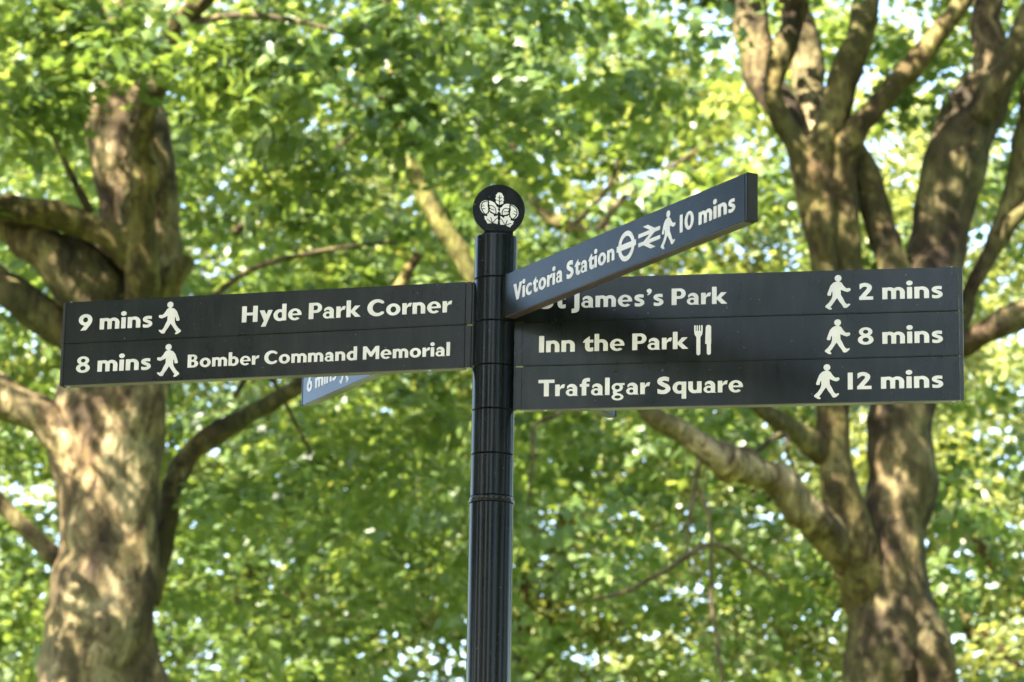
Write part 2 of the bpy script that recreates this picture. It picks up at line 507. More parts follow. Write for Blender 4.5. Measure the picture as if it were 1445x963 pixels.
def contour(f, x0, y0, x1, y1, h=0.02):
    """Closed zero contours of an implicit shape (marching squares)."""
    nx, ny = int((x1 - x0) / h) + 2, int((y1 - y0) / h) + 2
    gx = x0 - 0.37 * h + h * np.arange(nx)
    gy = y0 - 0.41 * h + h * np.arange(ny)
    Xg, Yg = np.meshgrid(gx, gy)
    F = f(Xg, Yg)
    F = np.where(np.abs(F) < 1e-6, 1e-6, F)
    F[0, :] = F[-1, :] = 1
    F[:, 0] = F[:, -1] = 1
    nxt = {}
    pos = {}
    def ept(key):
        if key not in pos:
            k, j, i = key
            if k == 0:
                a, b = F[j, i], F[j, i + 1]
                pos[key] = (gx[i] + h * a / (a - b), gy[j])
            else:
                a, b = F[j, i], F[j + 1, i]
                pos[key] = (gx[i], gy[j] + h * a / (a - b))
        return key
    sgn = F < 0
    code = sgn[:-1, :-1] * 1 + sgn[:-1, 1:] * 2 + sgn[1:, 1:] * 4 + sgn[1:, :-1] * 8
    for j, i in zip(*np.nonzero((code > 0) & (code < 15))):
        c = code[j, i]
        b, r_, t, l = (0, j, i), (1, j, i + 1), (0, j + 1, i), (1, j, i)
        T = {1: [(l, b)], 2: [(b, r_)], 3: [(l, r_)], 4: [(r_, t)], 6: [(b, t)], 7: [(l, t)], 8: [(t, l)], 9: [(t, b)],
             11: [(t, r_)], 12: [(r_, l)], 13: [(r_, b)], 14: [(b, l)], 5: [(l, b), (r_, t)], 10: [(b, r_), (t, l)]}[int(c)]
        for a, z in T:
            nxt[ept(a)] = ept(z)
    loops = []
    while nxt:
        s, cur = nxt.popitem()
        lp = [s]
        while cur != s and cur in nxt:
            lp.append(cur)
            cur = nxt.pop(cur)
        P = np.array([pos[k] for k in lp])
        # drop points that lie on a straight run
        keep = []
        n = len(P)
        for k in range(n):
            a, b, c = P[k - 1], P[k], P[(k + 1) % n]
            if keep: a = keep[-1]
            la, lc = math.hypot(b[0] - a[0], b[1] - a[1]), math.hypot(c[0] - b[0], c[1] - b[1])
            cr = abs((b[0] - a[0]) * (c[1] - b[1]) - (b[1] - a[1]) * (c[0] - b[0]))
            if la > 0.02 * h and lc > 1e-9 and cr > 0.004 * la * lc:
                keep.append(b)
        if len(keep) >= 3:
            loops.append(np.array(keep))
    return loops

_cache = {}
def glyph_loops(ch):
    if ch not in _cache:
        _cache[ch] = contour(lambda x, y, f=GL[ch][0]: f(x, y) + 0.009, -0.25, -0.42, 1.35, 1.2)
    return _cache[ch]

def text_loops(txt, u0, u1, base, cap):
    """Loops of a line of lettering running from u0 to u1 (metres along the panel)."""
    x, out, right = 0.0, [], 0.0
    for ch in txt:
        if ch == ' ':
            x += 0.30
            continue
        for lp in glyph_loops(ch):
            out.append(lp + np.array([x, 0]))
        right = x + GL[ch][1]
        x = right + (0.085 if ch not in "rTVPkyt'" else 0.045)
    k = (u1 - u0) / right
    print("text", txt, "x-scale", round(k / cap, 3))
    return [np.stack([u0 + lp[:, 0] * k, base + lp[:, 1] * cap], 1) for lp in out]

def loops_mesh(name, loops, depth):
    """Flat filled outlines with a small thickness, in local x/z, front towards -y."""
    cu = bpy.data.curves.new(name, 'CURVE')
    cu.dimensions = '2D'
    cu.fill_mode = 'BOTH'
    cu.extrude = depth / 2
    for lp in loops:
        sp = cu.splines.new('POLY')
        sp.points.add(len(lp) - 1)
        co = np.zeros((len(lp), 4))
        co[:, :2] = lp
        co[:, 3] = 1
        sp.points.foreach_set("co", co.ravel())
        sp.use_cyclic_u = True
    tmp = bpy.data.objects.new("tmp", cu)
    COL.objects.link(tmp)
    dg = bpy.context.evaluated_depsgraph_get()
    me = bpy.data.meshes.new_from_object(tmp.evaluated_get(dg))
    bpy.data.objects.remove(tmp)
    bpy.data.curves.remove(cu)
    me.name = name
    me.transform(Matrix.Rotation(math.radians(90), 4, 'X'))
    return me

# pictograms, drawn in zoomed photograph units and scaled to metres
def px_loops(f, box, h, ox, oy, k):
    return [np.stack([(lp[:, 0] - ox) * k, (lp[:, 1] - oy) * k], 1) for lp in contour(f, *box, h)]

MAN = bU(bE(573, -126, 19, 18.5),
         bS(11, (573, -140), (572, -152), curve=False),
         bP((560, -146), (545, -152), (530, -168), (519, -196), (511, -220), (517, -226), (531, -225), (535, -206), (541, -200), (541, -228), (535, -246), (521, -266), (500, -286), (501, -292), (521, -305), (534, -307), (537, -301), (528, -292),
            (541, -276), (556, -254), (567, -240), (580, -262), (594, -280), (603, -297), (611, -299), (622, -297), (638, -283), (640, -277), (634, -275), (622, -279), (611, -268), (600, -244), (588, -222), (587, -192), (604, -200), (624, -207), (640, -201), (643, -192), (639, -185), (619, -186), (605, -172), (592, -152), (584, -147)))
MAN_L = px_loops(MAN, (480, -330, 660, -90), 2.0, 571, -308, 0.062 / 199)
_zz = bS(6, (1, -8.9), (46, 12.4), (16, 26.6), (61, 47.9), curve=False)
RAIL = bU(bI(bT(_zz, 1, 0, 0, -1, 0, 39), bR(-1, 0, 63, 39)), bI(bU(bR(0, 9.4, 62, 15.4), bR(0, 23.6, 62, 29.6)), bR(0, 0, 62, 39)))
RAIL_L = px_loops(RAIL, (-3, -3, 66, 43), 0.6, 31, 19.5, 0.0675 / 62)
ROUND = bU(ring(0, 0, 25.8, 25.8, 17.2, 17.2), bR(-30.6, -5, 30.6, 5))
ROUND_L = px_loops(ROUND, (-34, -30, 34, 30), 0.6, 0, 0, 0.001)
FORK = bU(bR(1042.5, -435, 1051, -402), bE(1046.7, -402, 4.2, 5), bR(1055.5, -435, 1062.5, -402), bE(1059, -402, 3.5, 5), bR(1068.5, -435, 1075.5, -402), bE(1072, -402, 3.5, 5), bR(1081, -435, 1089.5, -402), bE(1085.2, -402, 4.2, 5),
          bP((1042.5, -430), (1089.5, -430), (1087, -450), (1077, -466), (1077, -480), (1055, -480), (1055, -466), (1045, -450)), bR(1055, -558, 1077, -466), bE(1066, -557, 11, 11),
          bE(1122, -412, 15, 15), bP((1107, -410), (1137, -410), (1137, -505), (1104, -505), (1104, -496)), bR(1113, -556, 1135.5, -500), bE(1124.2, -556, 11.2, 11))
FORK_L = px_loops(FORK, (1030, -585, 1150, -385), 1.2, 1042.5, -482, 0.0305 / 96)

# crown-of-leaves emblem of the finial (units: zoomed photograph pixels, disc centre 468,465)
def ln(w, *p):
    return bS(w * 1.35, *[(a, -b) for a, b in p], curve=len(p) > 2)
def pg(*p):
    return bP(*[(a, -b) for a, b in p])
E_top = bD(pg((480, 190), (515, 200), (528, 228), (546, 250), (534, 274), (550, 308), (530, 324), (542, 355), (524, 366), (502, 382), (478, 400), (452, 386), (424, 372), (413, 345), (428, 325), (403, 298), (421, 274), (412, 245), (432, 226), (446, 198)),
           ln(6, (476, 235), (478, 402)), ln(5, (477, 288), (505, 265)), ln(5, (477, 288), (450, 268)), ln(5, (477, 340), (512, 318)), ln(5, (477, 340), (444, 320)))
E_side = bU(bD(pg((292, 350), (245, 357), (205, 383), (177, 425), (167, 470), (178, 520), (205, 557), (240, 582), (266, 574), (290, 555), (304, 515), (300, 470), (292, 430), (298, 390)),
               ln(8, (284, 366), (228, 388), (196, 440), (196, 495), (222, 545), (252, 578)), ln(6, (196, 465), (240, 450)), ln(6, (206, 508), (250, 492))),
            bD(pg((305, 350), (350, 350), (395, 368), (420, 398), (432, 422), (466, 440), (456, 468), (472, 500), (450, 522), (446, 545), (425, 548), (385, 540), (345, 522), (318, 500), (335, 470), (318, 455), (326, 425), (308, 410), (316, 385)),
               ln(7, (322, 432), (375, 430), (412, 462), (424, 520), (420, 560)), ln(6, (332, 480), (395, 490))),
            bD(pg((315, 520), (342, 548), (385, 556), (396, 590), (456, 562), (448, 620), (462, 640), (452, 710), (410, 702), (375, 704), (295, 727), (270, 682), (245, 658), (252, 640), (232, 612), (292, 606), (284, 570), (310, 560)),
               ln(7, (372, 708), (345, 618)), ln(6, (372, 706), (285, 655)), ln(6, (372, 706), (435, 615))))
E_right = bT(E_side, -1, 0, 0, 1, 944, 0)
def emblem_loops():
    out = []
    for f in (E_top, E_side, E_right):
        out += contour(lambda x, y, f=f: f(x, y) + 2.5, 150, -760, 800, -170, 4.0)
    res = []
    for lp in out:
        x, y = lp[:, 0], lp[:, 1]
        y = y - 0.145 * (x - 472)
        k = 0.0470 / 405
        res.append(np.stack([(x - 468) * k, (y + 468) * k], 1))
    return res

# ------------------------------------------------------------------ signpost
import bmesh
ZA = 1.6 + 1.43879                              # top of the upper row of finger signs
HP = 0.08
post = empty("signpost", (0, 0, 0))
tag(post, "black fingerpost with white lettering on dark blue-black arms and a round crown-emblem finial", "signpost")

def lathe(name, prof, mat, parent, n=96, smooth=True):
    a = np.linspace(0, 2 * math.pi, n, endpoint=False)
    V = np.concatenate([np.stack([r_ * np.cos(a), r_ * np.sin(a), np.full(n, z)], 1) for r_, z in prof])
    F = []
    for k in range(len(prof) - 1):
        i = np.arange(n)
        j = (i + 1) % n
        F.append(np.stack([k * n + i, k * n + j, (k + 1) * n + j, (k + 1) * n + i], 1))
    me = mesh_np(name, V, np.concatenate(F))
    o = link(name, me, mat, parent, smooth)
    me.polygons.foreach_set("use_smooth", [True] * len(me.polygons))
    es = me.edges
    sharp = me.attributes.new("sharp_edge", 'BOOLEAN', 'EDGE')
    vals = np.zeros(len(es), bool)
    co = np.empty(len(V) * 3, np.float32)
    me.vertices.foreach_get("co", co)
    zz = co.reshape(-1, 3)
    ev = np.empty(len(es) * 2, np.int32)
    es.foreach_get("vertices", ev)
    ev = ev.reshape(-1, 2)
    rad = np.hypot(zz[:, 0], zz[:, 1])
    same = (np.abs(zz[ev[:, 0], 2] - zz[ev[:, 1], 2]) < 1e-7) & (np.abs(rad[ev[:, 0]] - rad[ev[:, 1]]) < 1e-7)
    sharp.data.foreach_set("value", same)
    return o

RP = 0.0382
z_fl = ZA - 0.4015
lathe("pole", [(0.001, 0.0), (0.062, 0.0), (0.062, 0.012), (0.052, 0.02), (RP + 0.001, 0.03), (RP + 0.001, z_fl - 0.006), (0.001, z_fl - 0.005)], PAINT, post)
lathe("flange", [(0.001, z_fl - 0.0055), (RP + 0.0015, z_fl - 0.0055), (RP + 0.0030, z_fl - 0.004), (RP + 0.0034, z_fl - 0.001), (RP + 0.0016, z_fl), (RP + 0.0018, z_fl + 0.004), (RP + 0.0006, z_fl + 0.006), (0.001, z_fl + 0.006)], PAINT, post)
def collar(z0, z1):
    b = 0.0013
    return [(0.001, z0 + 0.0003), (RP - 0.0022, z0 + 0.0003), (RP - 0.0012, z0 + 0.0008), (RP, z0 + b + 0.0008), (RP, z1 - b), (RP - 0.0012, z1), (0.001, z1)]
for k in range(-1, 5):
    z1 = ZA - k * HP
    z0 = z1 - HP if k < 4 else z_fl + 0.006
    lathe("collar", collar(z0, z1), PAINT, post)
zt = ZA + 0.081
# finial: a flat disc standing in the top collar
fin = bpy.data.meshes.new("finial_disc")
bm = bmesh.new()
bmesh.ops.create_cone(bm, cap_ends=True, segments=96, radius1=0.047, radius2=0.047, depth=0.012)
bmesh.ops.bevel(bm, geom=[e for e in bm.edges if len(e.link_faces) == 2 and abs(e.calc_face_angle() - math.pi / 2) < 0.1], offset=0.0012, segments=2, affect='EDGES')
bm.to_mesh(fin)
bm.free()
fin.transform(Matrix.Rotation(math.radians(90), 4, 'X'))
YAWF = math.radians(4)
MF = Matrix.Translation((0.0035, 0, ZA + 0.1315)) @ Matrix.Rotation(YAWF, 4, 'Z')
fin.transform(MF)
fo = link("finial_disc", fin, DISC, post)
em = loops_mesh("crown_emblem", emblem_loops(), 0.0008)
em.transform(MF @ Matrix.Translation((0, -0.0062, 0)))
link("crown_emblem", em, CREAM, fo)
# raised lip that clamps the disc
bm = bmesh.new()
for sx in (-1, 1):
    bmesh.ops.create_cube(bm, size=1, matrix=Matrix.Translation((0.0035, sx * 0.0105, zt + 0.005)) @ Matrix.Diagonal((0.052, 0.008, 0.012, 1)))
bmesh.ops.bevel(bm, geom=list(bm.edges), offset=0.001, segments=1, affect='EDGES')
lip = bpy.data.meshes.new("disc_clamp")
bm.to_mesh(lip)
bm.free()
lip.transform(Matrix.Rotation(YAWF, 4, 'Z'))
link("disc_clamp", lip, PAINT, post)

def box_mesh(name, boxes, bev=0.0008):
    bm = bmesh.new()
    for (x0, y0, z0, x1, y1, z1) in boxes:
        g = bmesh.ops.create_cube(bm, size=1)
        bmesh.ops.transform(bm, verts=g['verts'], matrix=Matrix.Translation(((x0 + x1) / 2, (y0 + y1) / 2, (z0 + z1) / 2)) @ Matrix.Diagonal((x1 - x0, y1 - y0, z1 - z0, 1)))
    if bev:
        bmesh.ops.bevel(bm, geom=list(bm.edges), offset=bev, segments=2, affect='EDGES')
    me = bpy.data.meshes.new(name)
    bm.to_mesh(me)
    bm.free()
    return me

TH = 0.0202
def finger(phi_deg, level, items, label, length=0.830, mirror=False, strip=True, screws=()):
    """One arm. Local x runs along the reading direction of its visible face, front face towards local -y."""
    phi = math.radians(phi_deg)
    d = np.array([math.cos(phi), math.sin(phi)])
    n = np.array([math.sin(phi), -math.cos(phi)])
    if n[1] > 0:
        n = -n
    xd = np.array([-n[1], n[0]])               # x axis so that -y is the visible face
    sgn = 1 if xd @ d > 0 else -1              # +1: arm runs along +x
    R = Matrix(((xd[0], -n[0], 0, 0), (xd[1], -n[1], 0, 0), (0, 0, 1, 0), (0, 0, 0, 1)))
    zt = ZA - level * HP
    T = Matrix.Translation((0, 0, zt)) @ R
    hy = TH / 2
    z0, z1 = -HP + 0.0009, -0.0007
    def bx(a, b, y0, y1, zz0, zz1):
        a, b = sorted((a * sgn, b * sgn))
        return (a, y0, zz0, b, y1, zz1)
    def put(name, me, mat, parent, smooth=False):
        me.transform(T)
        return link(name, me, mat, parent, smooth)
    p = put("finger_sign", box_mesh("finger_sign", [bx(0.0525, length - 0.0068, -hy, hy, z0, z1)], 0.0011), PANEL, post)
    p["label"] = label
    put("bracket", box_mesh("bracket", [bx(0.028, 0.0405, -hy + 0.0035, hy - 0.0035, z0, z1), bx(0.0412, 0.0518, -hy + 0.0012, hy - 0.0012, z0 + 0.0006, z1 - 0.0006)], 0.0006), PANEL, p)
    put("end_cap", box_mesh("end_cap", [bx(length - 0.0062, length, -hy - 0.0003, hy + 0.0003, z0 - 0.0002, z1 + 0.0002)], 0.0012), EDGE, p)
    if strip:
        put("bounce_strip", box_mesh("bounce_strip", [bx(0.056, length - 0.009, -hy + 0.0008, hy - 0.0008, z0 - 0.0005, z0 + 0.001)], 0), PATH_BOUNCE, p)  # thin sheet added under the arm to carry the painted path light
    for sx, top in screws:
        bm = bmesh.new()
        bmesh.ops.create_uvsphere(bm, u_segments=12, v_segments=8, radius=0.0035, matrix=Matrix.Translation((sx * sgn, -hy + 0.006, z1 if top else z0 - 0.0005)) @ Matrix.Diagonal((1, 1, 0.5, 1)))
        me = bpy.data.meshes.new("screw")
        bm.to_mesh(me)
        bm.free()
        put("screw", me, STEEL, p, True)
    words, times, man, others = [], [], [], []
    for it in items:
        if it[0] == 'text':
            _, txt, a, b, cap = it[:5]
            base = it[5] if len(it) > 5 else -0.0560
            tgt = times if ('mins' in txt or txt.isdigit()) else words
            tgt += text_loops(txt, a, b, base, cap)
        elif it[0] == 'man':
            man += [lp * np.array([-1 if mirror else 1, 1]) + np.array([it[1], -0.0722]) for lp in MAN_L]
        else:
            others.append((it[0], [lp + np.array([it[2], it[3]]) for lp in it[1]]))
    for nm, loops in [("lettering", words), ("walking_time", times), ("walking_symbol", man)] + others:
        if loops:
            me = loops_mesh(nm, loops, 0.0008)
            me.transform(Matrix.Translation((0, -hy - 0.0002, 0)))
            put(nm, me, CREAM, p)
    return p

C = 0.0305
AL, AR, AV, AB, AN = 164.346, -10.645, -60.813, 117.149, 61.382
finger(AL, 0, [('text', "9 mins", -0.7975, -0.6505, C), ('man', -0.6165), ('text', "Hyde Park Corner", -0.4768, -0.0773, C)],
       "upper left arm reading Hyde Park Corner 9 mins", mirror=True, strip=False, screws=[(0.816, True)])
finger(AL, 1, [('text', "8 mins", -0.7985, -0.6500, C), ('man', -0.6165), ('text', "Bomber Command Memorial", -0.5790, -0.0790, 0.0245)],
       "lower left arm reading Bomber Command Memorial 8 mins", mirror=True, screws=[(0.814, False), (0.118, False)])
finger(AV, 0, [('text', "Victoria Station", 0.0847, 0.4286, C), ('roundel_symbol', ROUND_L, 0.4667, -0.0405), ('rail_symbol', RAIL_L, 0.5388, -0.0405),
               ('man', 0.5970), ('text', "10", 0.6306, 0.6749, C), ('text', "mins", 0.6889, 0.7965, C)],
       "arm pointing towards the viewer reading Victoria Station 10 mins")
finger(AR, 0, [('text', "St James's Park", 0.0830, 0.4190, C), ('man', 0.6135), ('text', "2 mins", 0.6497, 0.7967, C)],
       "top right arm reading St James's Park 2 mins", strip=False, screws=[(0.812, True)])
finger(AR, 1, [('text', "Inn the Park", 0.0827, 0.3500, C), ('cutlery_symbol', FORK_L, 0.3603, -0.0405), ('man', 0.6122), ('text', "8 mins", 0.6475, 0.7960, C)],
       "middle right arm reading Inn the Park 8 mins", strip=False)
finger(AR, 2, [('text', "Trafalgar Square", 0.0826, 0.4465, C), ('man', 0.5930), ('text', "12 mins", 0.6275, 0.7955, C)],
       "bottom right arm reading Trafalgar Square 12 mins", screws=[(0.812, False), (0.095, False)])
finger(AB, 0, [('text', "6 mins", -0.8035, -0.6600, C), ('man', -0.6240)],
       "arm pointing away at left, showing 6 mins under the left arms", mirror=True)
finger(AN, 1, [], "short arm pointing away, its end showing under the right arms", length=0.472)

# ------------------------------------------------------------------ trees
LEAF_SHAPE = np.array([[0, 0], [0.16, -0.06], [0.30, 0.02], [0.24, 0.16], [0.52, 0.30], [0.30, 0.44], [0.26, 0.60], [0.10, 0.62], [0.0, 1.0],
                       [-0.10, 0.62], [-0.26, 0.60], [-0.30, 0.44], [-0.52, 0.30], [-0.24, 0.16], [-0.30, 0.02], [-0.16, -0.06]])
LEAF_SMALL = np.array([[0, 0], [0.34, 0.06], [0.5, 0.36], [0.22, 0.6], [0, 1.0], [-0.22, 0.6], [-0.5, 0.36], [-0.34, 0.06]])

def leaves(centres, normals, size, rnd, shape, tone):
    """Leaf blades (fans round a slightly raised centre) at the given points."""
    n = len(centres)
    nz = normals / np.linalg.norm(normals, axis=1, keepdims=True)
    # leaf tip direction: hangs downhill, with scatter
    a = np.array([0, 0, -1.0]) + rnd.normal(0, 0.7, (n, 3))
    a -= (a * nz).sum(1, keepdims=True) * nz
    a /= np.linalg.norm(a, axis=1, keepdims=True) + 1e-9
    b = np.cross(nz, a)
    k = len(shape)
    sh = np.vstack([[0, 0.36], shape])
    x = sh[:, 0][None, :, None]
    y = sh[:, 1][None, :, None] - 0.4
    fold = rnd.uniform(0.05, 0.35, (n, 1, 1))
    curl = rnd.uniform(-0.1, 0.35, (n, 1, 1))
    zz = -fold * np.abs(x) - curl * y * y
    V = centres[:, None, :] + size[:, None, None] * (x * b[:, None, :] + y * a[:, None, :] + zz * nz[:, None, :])
    i = np.arange(k)
    tri = np.stack([np.zeros(k, int), 1 + i, 1 + (i + 1) % k], 1)
    F = (np.arange(n)[:, None, None] * (k + 1) + tri[None]).reshape(-1, 3)
    return V.reshape(-1, 3), F, np.repeat(tone, k + 1)

def spray(centres, rad, per, size, rnd, squash=0.45, tone0=0.5, droop=0.3):
    """Leaf positions and normals for clumps at the given centres."""
    n = len(centres)
    idx = np.repeat(np.arange(n), per)
    u = rnd.normal(0, 1, (len(idx), 3))
    u /= np.linalg.norm(u, axis=1, keepdims=True)
    rr = rnd.uniform(0, 1, len(idx)) ** 0.45
    off = u * rr[:, None] * rad[idx][:, None]
    off[:, 2] = off[:, 2] * squash - droop * (off[:, 0] ** 2 + off[:, 1] ** 2) / rad[idx]
    P = centres[idx] + off
    clump_tilt = rnd.normal(0, 0.35, (n, 3))
    Nn = np.array([0, 0, 0.75]) + clump_tilt[idx] + 0.45 * u + rnd.normal(0, 0.42, (len(idx), 3))
    sz = size * rnd.uniform(0.7, 1.25, len(idx))
    tn = np.clip(tone0 + rnd.normal(0, 0.16, n)[idx] + rnd.normal(0, 0.13, len(idx)), 0, 1)
    return P, Nn, sz, tn

def tube(name, pts, mat, parent, rough=0.10, sides=22, step=None, seed=0, flare=0.0):
    """Tapered, knobbly limb through points (x, y, z, radius)."""
    P = catmull(pts, 10)
    seg = np.linalg.norm(np.diff(P[:, :3], axis=0), axis=1)
    s = np.concatenate([[0], np.cumsum(seg)])
    st = step or max(0.05, P[:, 3].max() * 0.25)
    m_ = max(4, int(s[-1] / st))
    q = np.linspace(0, s[-1], m_)
    Q = np.stack([np.interp(q, s, P[:, c]) for c in range(4)], 1)
    T = np.gradient(Q[:, :3], axis=0)
    T /= np.linalg.norm(T, axis=1, keepdims=True)
    ref = np.array([0.31, 0.94, 0.12])
    A = np.cross(T, ref)
    A /= np.linalg.norm(A, axis=1, keepdims=True)
    Bn = np.cross(T, A)
    th = np.linspace(0, 2 * math.pi, sides, endpoint=False)
    rad = Q[:, 3].copy()
    if flare:
        rad = rad * (1 + flare * np.exp(-q / (Q[0, 3] * 2.2)))
    dirs = np.cos(th)[None, :, None] * A[:, None, :] + np.sin(th)[None, :, None] * Bn[:, None, :]
    base = Q[:, None, :3] + dirs * rad[:, None, None]
    p = base.reshape(-1, 3)
    R0 = float(np.median(rad))
    dsp = (noise3(p / (R0 * 2.2) + 17 * seed, seed) - 0.5) * 1.6 + (noise3(p / (R0 * 0.9) + 5, seed + 1) - 0.5) * 0.9 + (noise3(p / (R0 * 0.35) + 9, seed + 2) - 0.5) * 0.4
    V = base + dirs * (dsp.reshape(m_, sides) * rough * rad[:, None] * 2)[:, :, None]
    V = np.concatenate([V.reshape(-1, 3), Q[:1, :3] - T[:1] * rad[0] * 0.3, Q[-1:, :3] + T[-1:] * rad[-1] * 0.5])
    F = []
    i = np.arange(sides)
    j = (i + 1) % sides
    for k in range(m_ - 1):
        F.append(np.stack([k * sides + i, k * sides + j, (k + 1) * sides + j, (k + 1) * sides + i], 1))
    F = np.concatenate(F)
    c0, c1 = m_ * sides, m_ * sides + 1
    capf = [(c0, int(b), int(a), int(a)) for a, b in zip(i, j)]
    Fq = F.tolist() + [(c0, int(b), int(a)) for a, b in zip(i, j)] + [(c1, int((m_ - 1) * sides + a), int((m_ - 1) * sides + b)) for a, b in zip(i, j)]
    me = bpy.data.meshes.new(name)
    me.from_pydata(V.tolist(), [], Fq)
    me.update()
    return link(name, me, mat, parent, True)

def P2(Y, *spec):
    """Skeleton points from (pixel x, pixel y, width in pixels, depth offset)."""
    out = []
    for s_ in spec:
        px, py, w = s_[:3]
        dy = s_[3] if len(s_) > 3 else 0
        p = at(px, py, Y + dy)
        d = (p - CAM) @ FW
        out.append((p[0], p[1], p[2], w / 2 * d / FPX))
    return out

def trunk_to_ground(Y, px, py, w, lean=(0.0, 0.0)):
    """Points from the ground up to a trunk's lowest visible place."""
    p = P2(Y, (px, py, w))[0]
    x, y, z, r = p
    g = np.array([x + lean[0], y + lean[1]])
    return [(g[0], g[1], -0.15, r * 1.75), (g[0], g[1], 0.25, r * 1.42), (g[0] * 0.8 + x * 0.2, g[1] * 0.8 + y * 0.2, z * 0.35, r * 1.12), (g[0] * 0.3 + x * 0.7, g[1] * 0.3 + y * 0.7, z * 0.75, r * 1.03), p]

def in_view(P, m_=1000):
    q = project(P)
    return (q[:, 2] > 0) & (q[:, 0] > -m_) & (q[:, 0] < PW + m_) & (q[:, 1] > -m_) & (q[:, 1] < PH + m_)

def crown_cloud(centre, radii, n, seed, gap=0.42, gscale=2.4, accept=None):
    """Clump centres inside an ellipsoid, thinned by smooth noise so that it has gaps and masses."""
    r_ = np.random.default_rng(seed)
    u = r_.normal(0, 1, (n * 4, 3))
    u /= np.linalg.norm(u, axis=1, keepdims=True)
    rr = r_.uniform(0, 1, n * 4) ** (1 / 2.4)
    P = np.array(centre) + u * rr[:, None] * np.array(radii)
    keep = noise3(P / gscale + seed * 3.7, seed) > gap
    P = P[keep]
    if accept is not None:
        P = P[accept(P, r_)]
    return P[:n]

def build_crown(parent, clumps, seed, size=0.19, per=46, rad=0.75, mat=None, shape=None, tone=0.5, name="crown"):
    r_ = np.random.default_rng(seed + 100)
    vis = in_view(clumps)
    Vs, Fs, Ts, off = [], [], [], 0
    for sel, sz, pr, shp in ((vis, size, per, LEAF_SHAPE if shape is None else shape), (~vis, size * 1.8, max(6, per // 4), LEAF_SMALL)):
        c = clumps[sel]
        if not len(c):
            continue
        P, Nn, s_, t_ = spray(c, rad * r_.uniform(0.7, 1.3, len(c)), pr, sz, r_, tone0=tone)
        V, F, T = leaves(P, Nn, s_, r_, shp, t_)
        Vs.append(V); Fs.append(F + off); Ts.append(T)
        off += len(V)
    me = mesh_np(name, np.concatenate(Vs), np.concatenate(Fs), np.concatenate(Ts))
    return link(name, me, mat or LEAF, parent)

def thin_branches(parent, origin, ends, r0, mat, seed):
    """Bare secondary branches arching from an origin to crown points."""
    r_ = np.random.default_rng(seed)
    for k, e in enumerate(ends):
        o = np.array(origin[k % len(origin)])
        m1 = o * 0.6 + e * 0.4 + r_.normal(0, 0.25, 3) + np.array([0, 0, 0.35])
        m2 = o * 0.25 + e * 0.75 + r_.normal(0, 0.3, 3) + np.array([0, 0, 0.25])
        tube("branch", [(*o, r0), (*m1, r0 * 0.72), (*m2, r0 * 0.45), (*e, r0 * 0.15)], mat, parent, rough=0.06, sides=10, step=0.12, seed=seed + k)

# ---- left tree
YL = 24.0
LT = empty("plane_tree", (*trunk_to_ground(YL, 146, 980, 168)[0][:2], 0))
tag(LT, "massive pale barked plane tree behind the Hyde Park Corner arms, at left", "tree", "plane trees around the signpost")
tube("trunk", trunk_to_ground(YL, 143, 985, 172) + P2(YL, (150, 900, 160), (153, 830, 146), (152, 760, 128), (151, 700, 130), (152, 640, 140), (158, 590, 146), (170, 530, 150), (182, 470, 150), (192, 420, 140), (197, 350, 112), (195, 285, 106), (186, 215, 108), (172, 160, 104), (160, 118, 88), (163, 60, 70), (178, -20, 58), (205, -140, 44), (230, -280, 26)),
     BARK_PALE, LT, rough=0.19, sides=40, step=0.07, seed=3)
def limb(tree, Y, spec, mat, seed, rough=0.15, name="limb", flare=0.0, sides=22):
    return tube(name, P2(Y, *spec), mat, tree, rough=rough, seed=seed, flare=flare, sides=sides, step=0.07)
limb(LT, YL, [(198, 470, 60, -.3), (198, 420, 52, -.5), (197, 350, 48, -.6), (196, 285, 46, -.6), (204, 247, 46, -.6), (198, 205, 34, -.7), (206, 150, 36, -.8), (232, 100, 31, -.9), (242, 46, 28, -1.0), (268, 18, 30, -1.1), (300, -25, 29, -1.2), (330, -120, 26, -1.2), (340, -260, 18, -1.2)], BARK_OLIVE, 11)
limb(LT, YL, [(205, 372, 46, -.5), (173, 345, 46, -.6), (114, 315, 42, -.7), (60, 298, 38, -.8), (-5, 292, 38, -.9), (-80, 270, 36, -1), (-180, 200, 30, -1)], BARK_OLIVE, 12)
limb(LT, YL, [(165, 480, 90, -.2), (132, 405, 84, -.4), (86, 362, 74, -.5), (30, 335, 50, -.6), (-30, 300, 46, -.5), (-110, 230, 40, -.3)], BARK_BROWN, 13, 0.16)
limb(LT, YL, [(150, 540, 60, -.2), (112, 490, 58, -.2), (62, 446, 52, -.2), (18, 412, 52, -.2), (-30, 385, 50, 0), (-120, 330, 40, .2)], BARK_OLIVE, 14)
limb(LT, YL, [(140, 690, 80, -.1), (100, 635, 66, -.25), (62, 592, 56, -.3), (30, 574, 54, -.3), (-8, 556, 54, -.3), (-70, 520, 50, -.2), (-160, 450, 40, 0)], BARK_PALE, 15)
limb(LT, YL, [(140, 830, 34, .1), (82, 788, 28, .1), (45, 755, 25, .1), (0, 710, 22, .1), (-60, 650, 18, .1)], BARK_BROWN, 16, 0.08)
limb(LT, YL, [(212, 850, 30, .5), (232, 750, 33, .7), (242, 690, 33, .8), (264, 645, 33, .9), (305, 612, 31, 1), (360, 580, 28, 1.1), (410, 553, 25, 1.2), (470, 508, 25, 1.4), (540, 440, 20, 1.8), (590, 360, 14, 2.2)], BARK_OLIVE, 17)
limb(LT, YL, [(215, 420, 52, -.2), (245, 392, 38, -.35), (262, 374, 26, -.4), (268, 366, 20, -.4)], BARK_BROWN, 18, 0.2, name="stub")
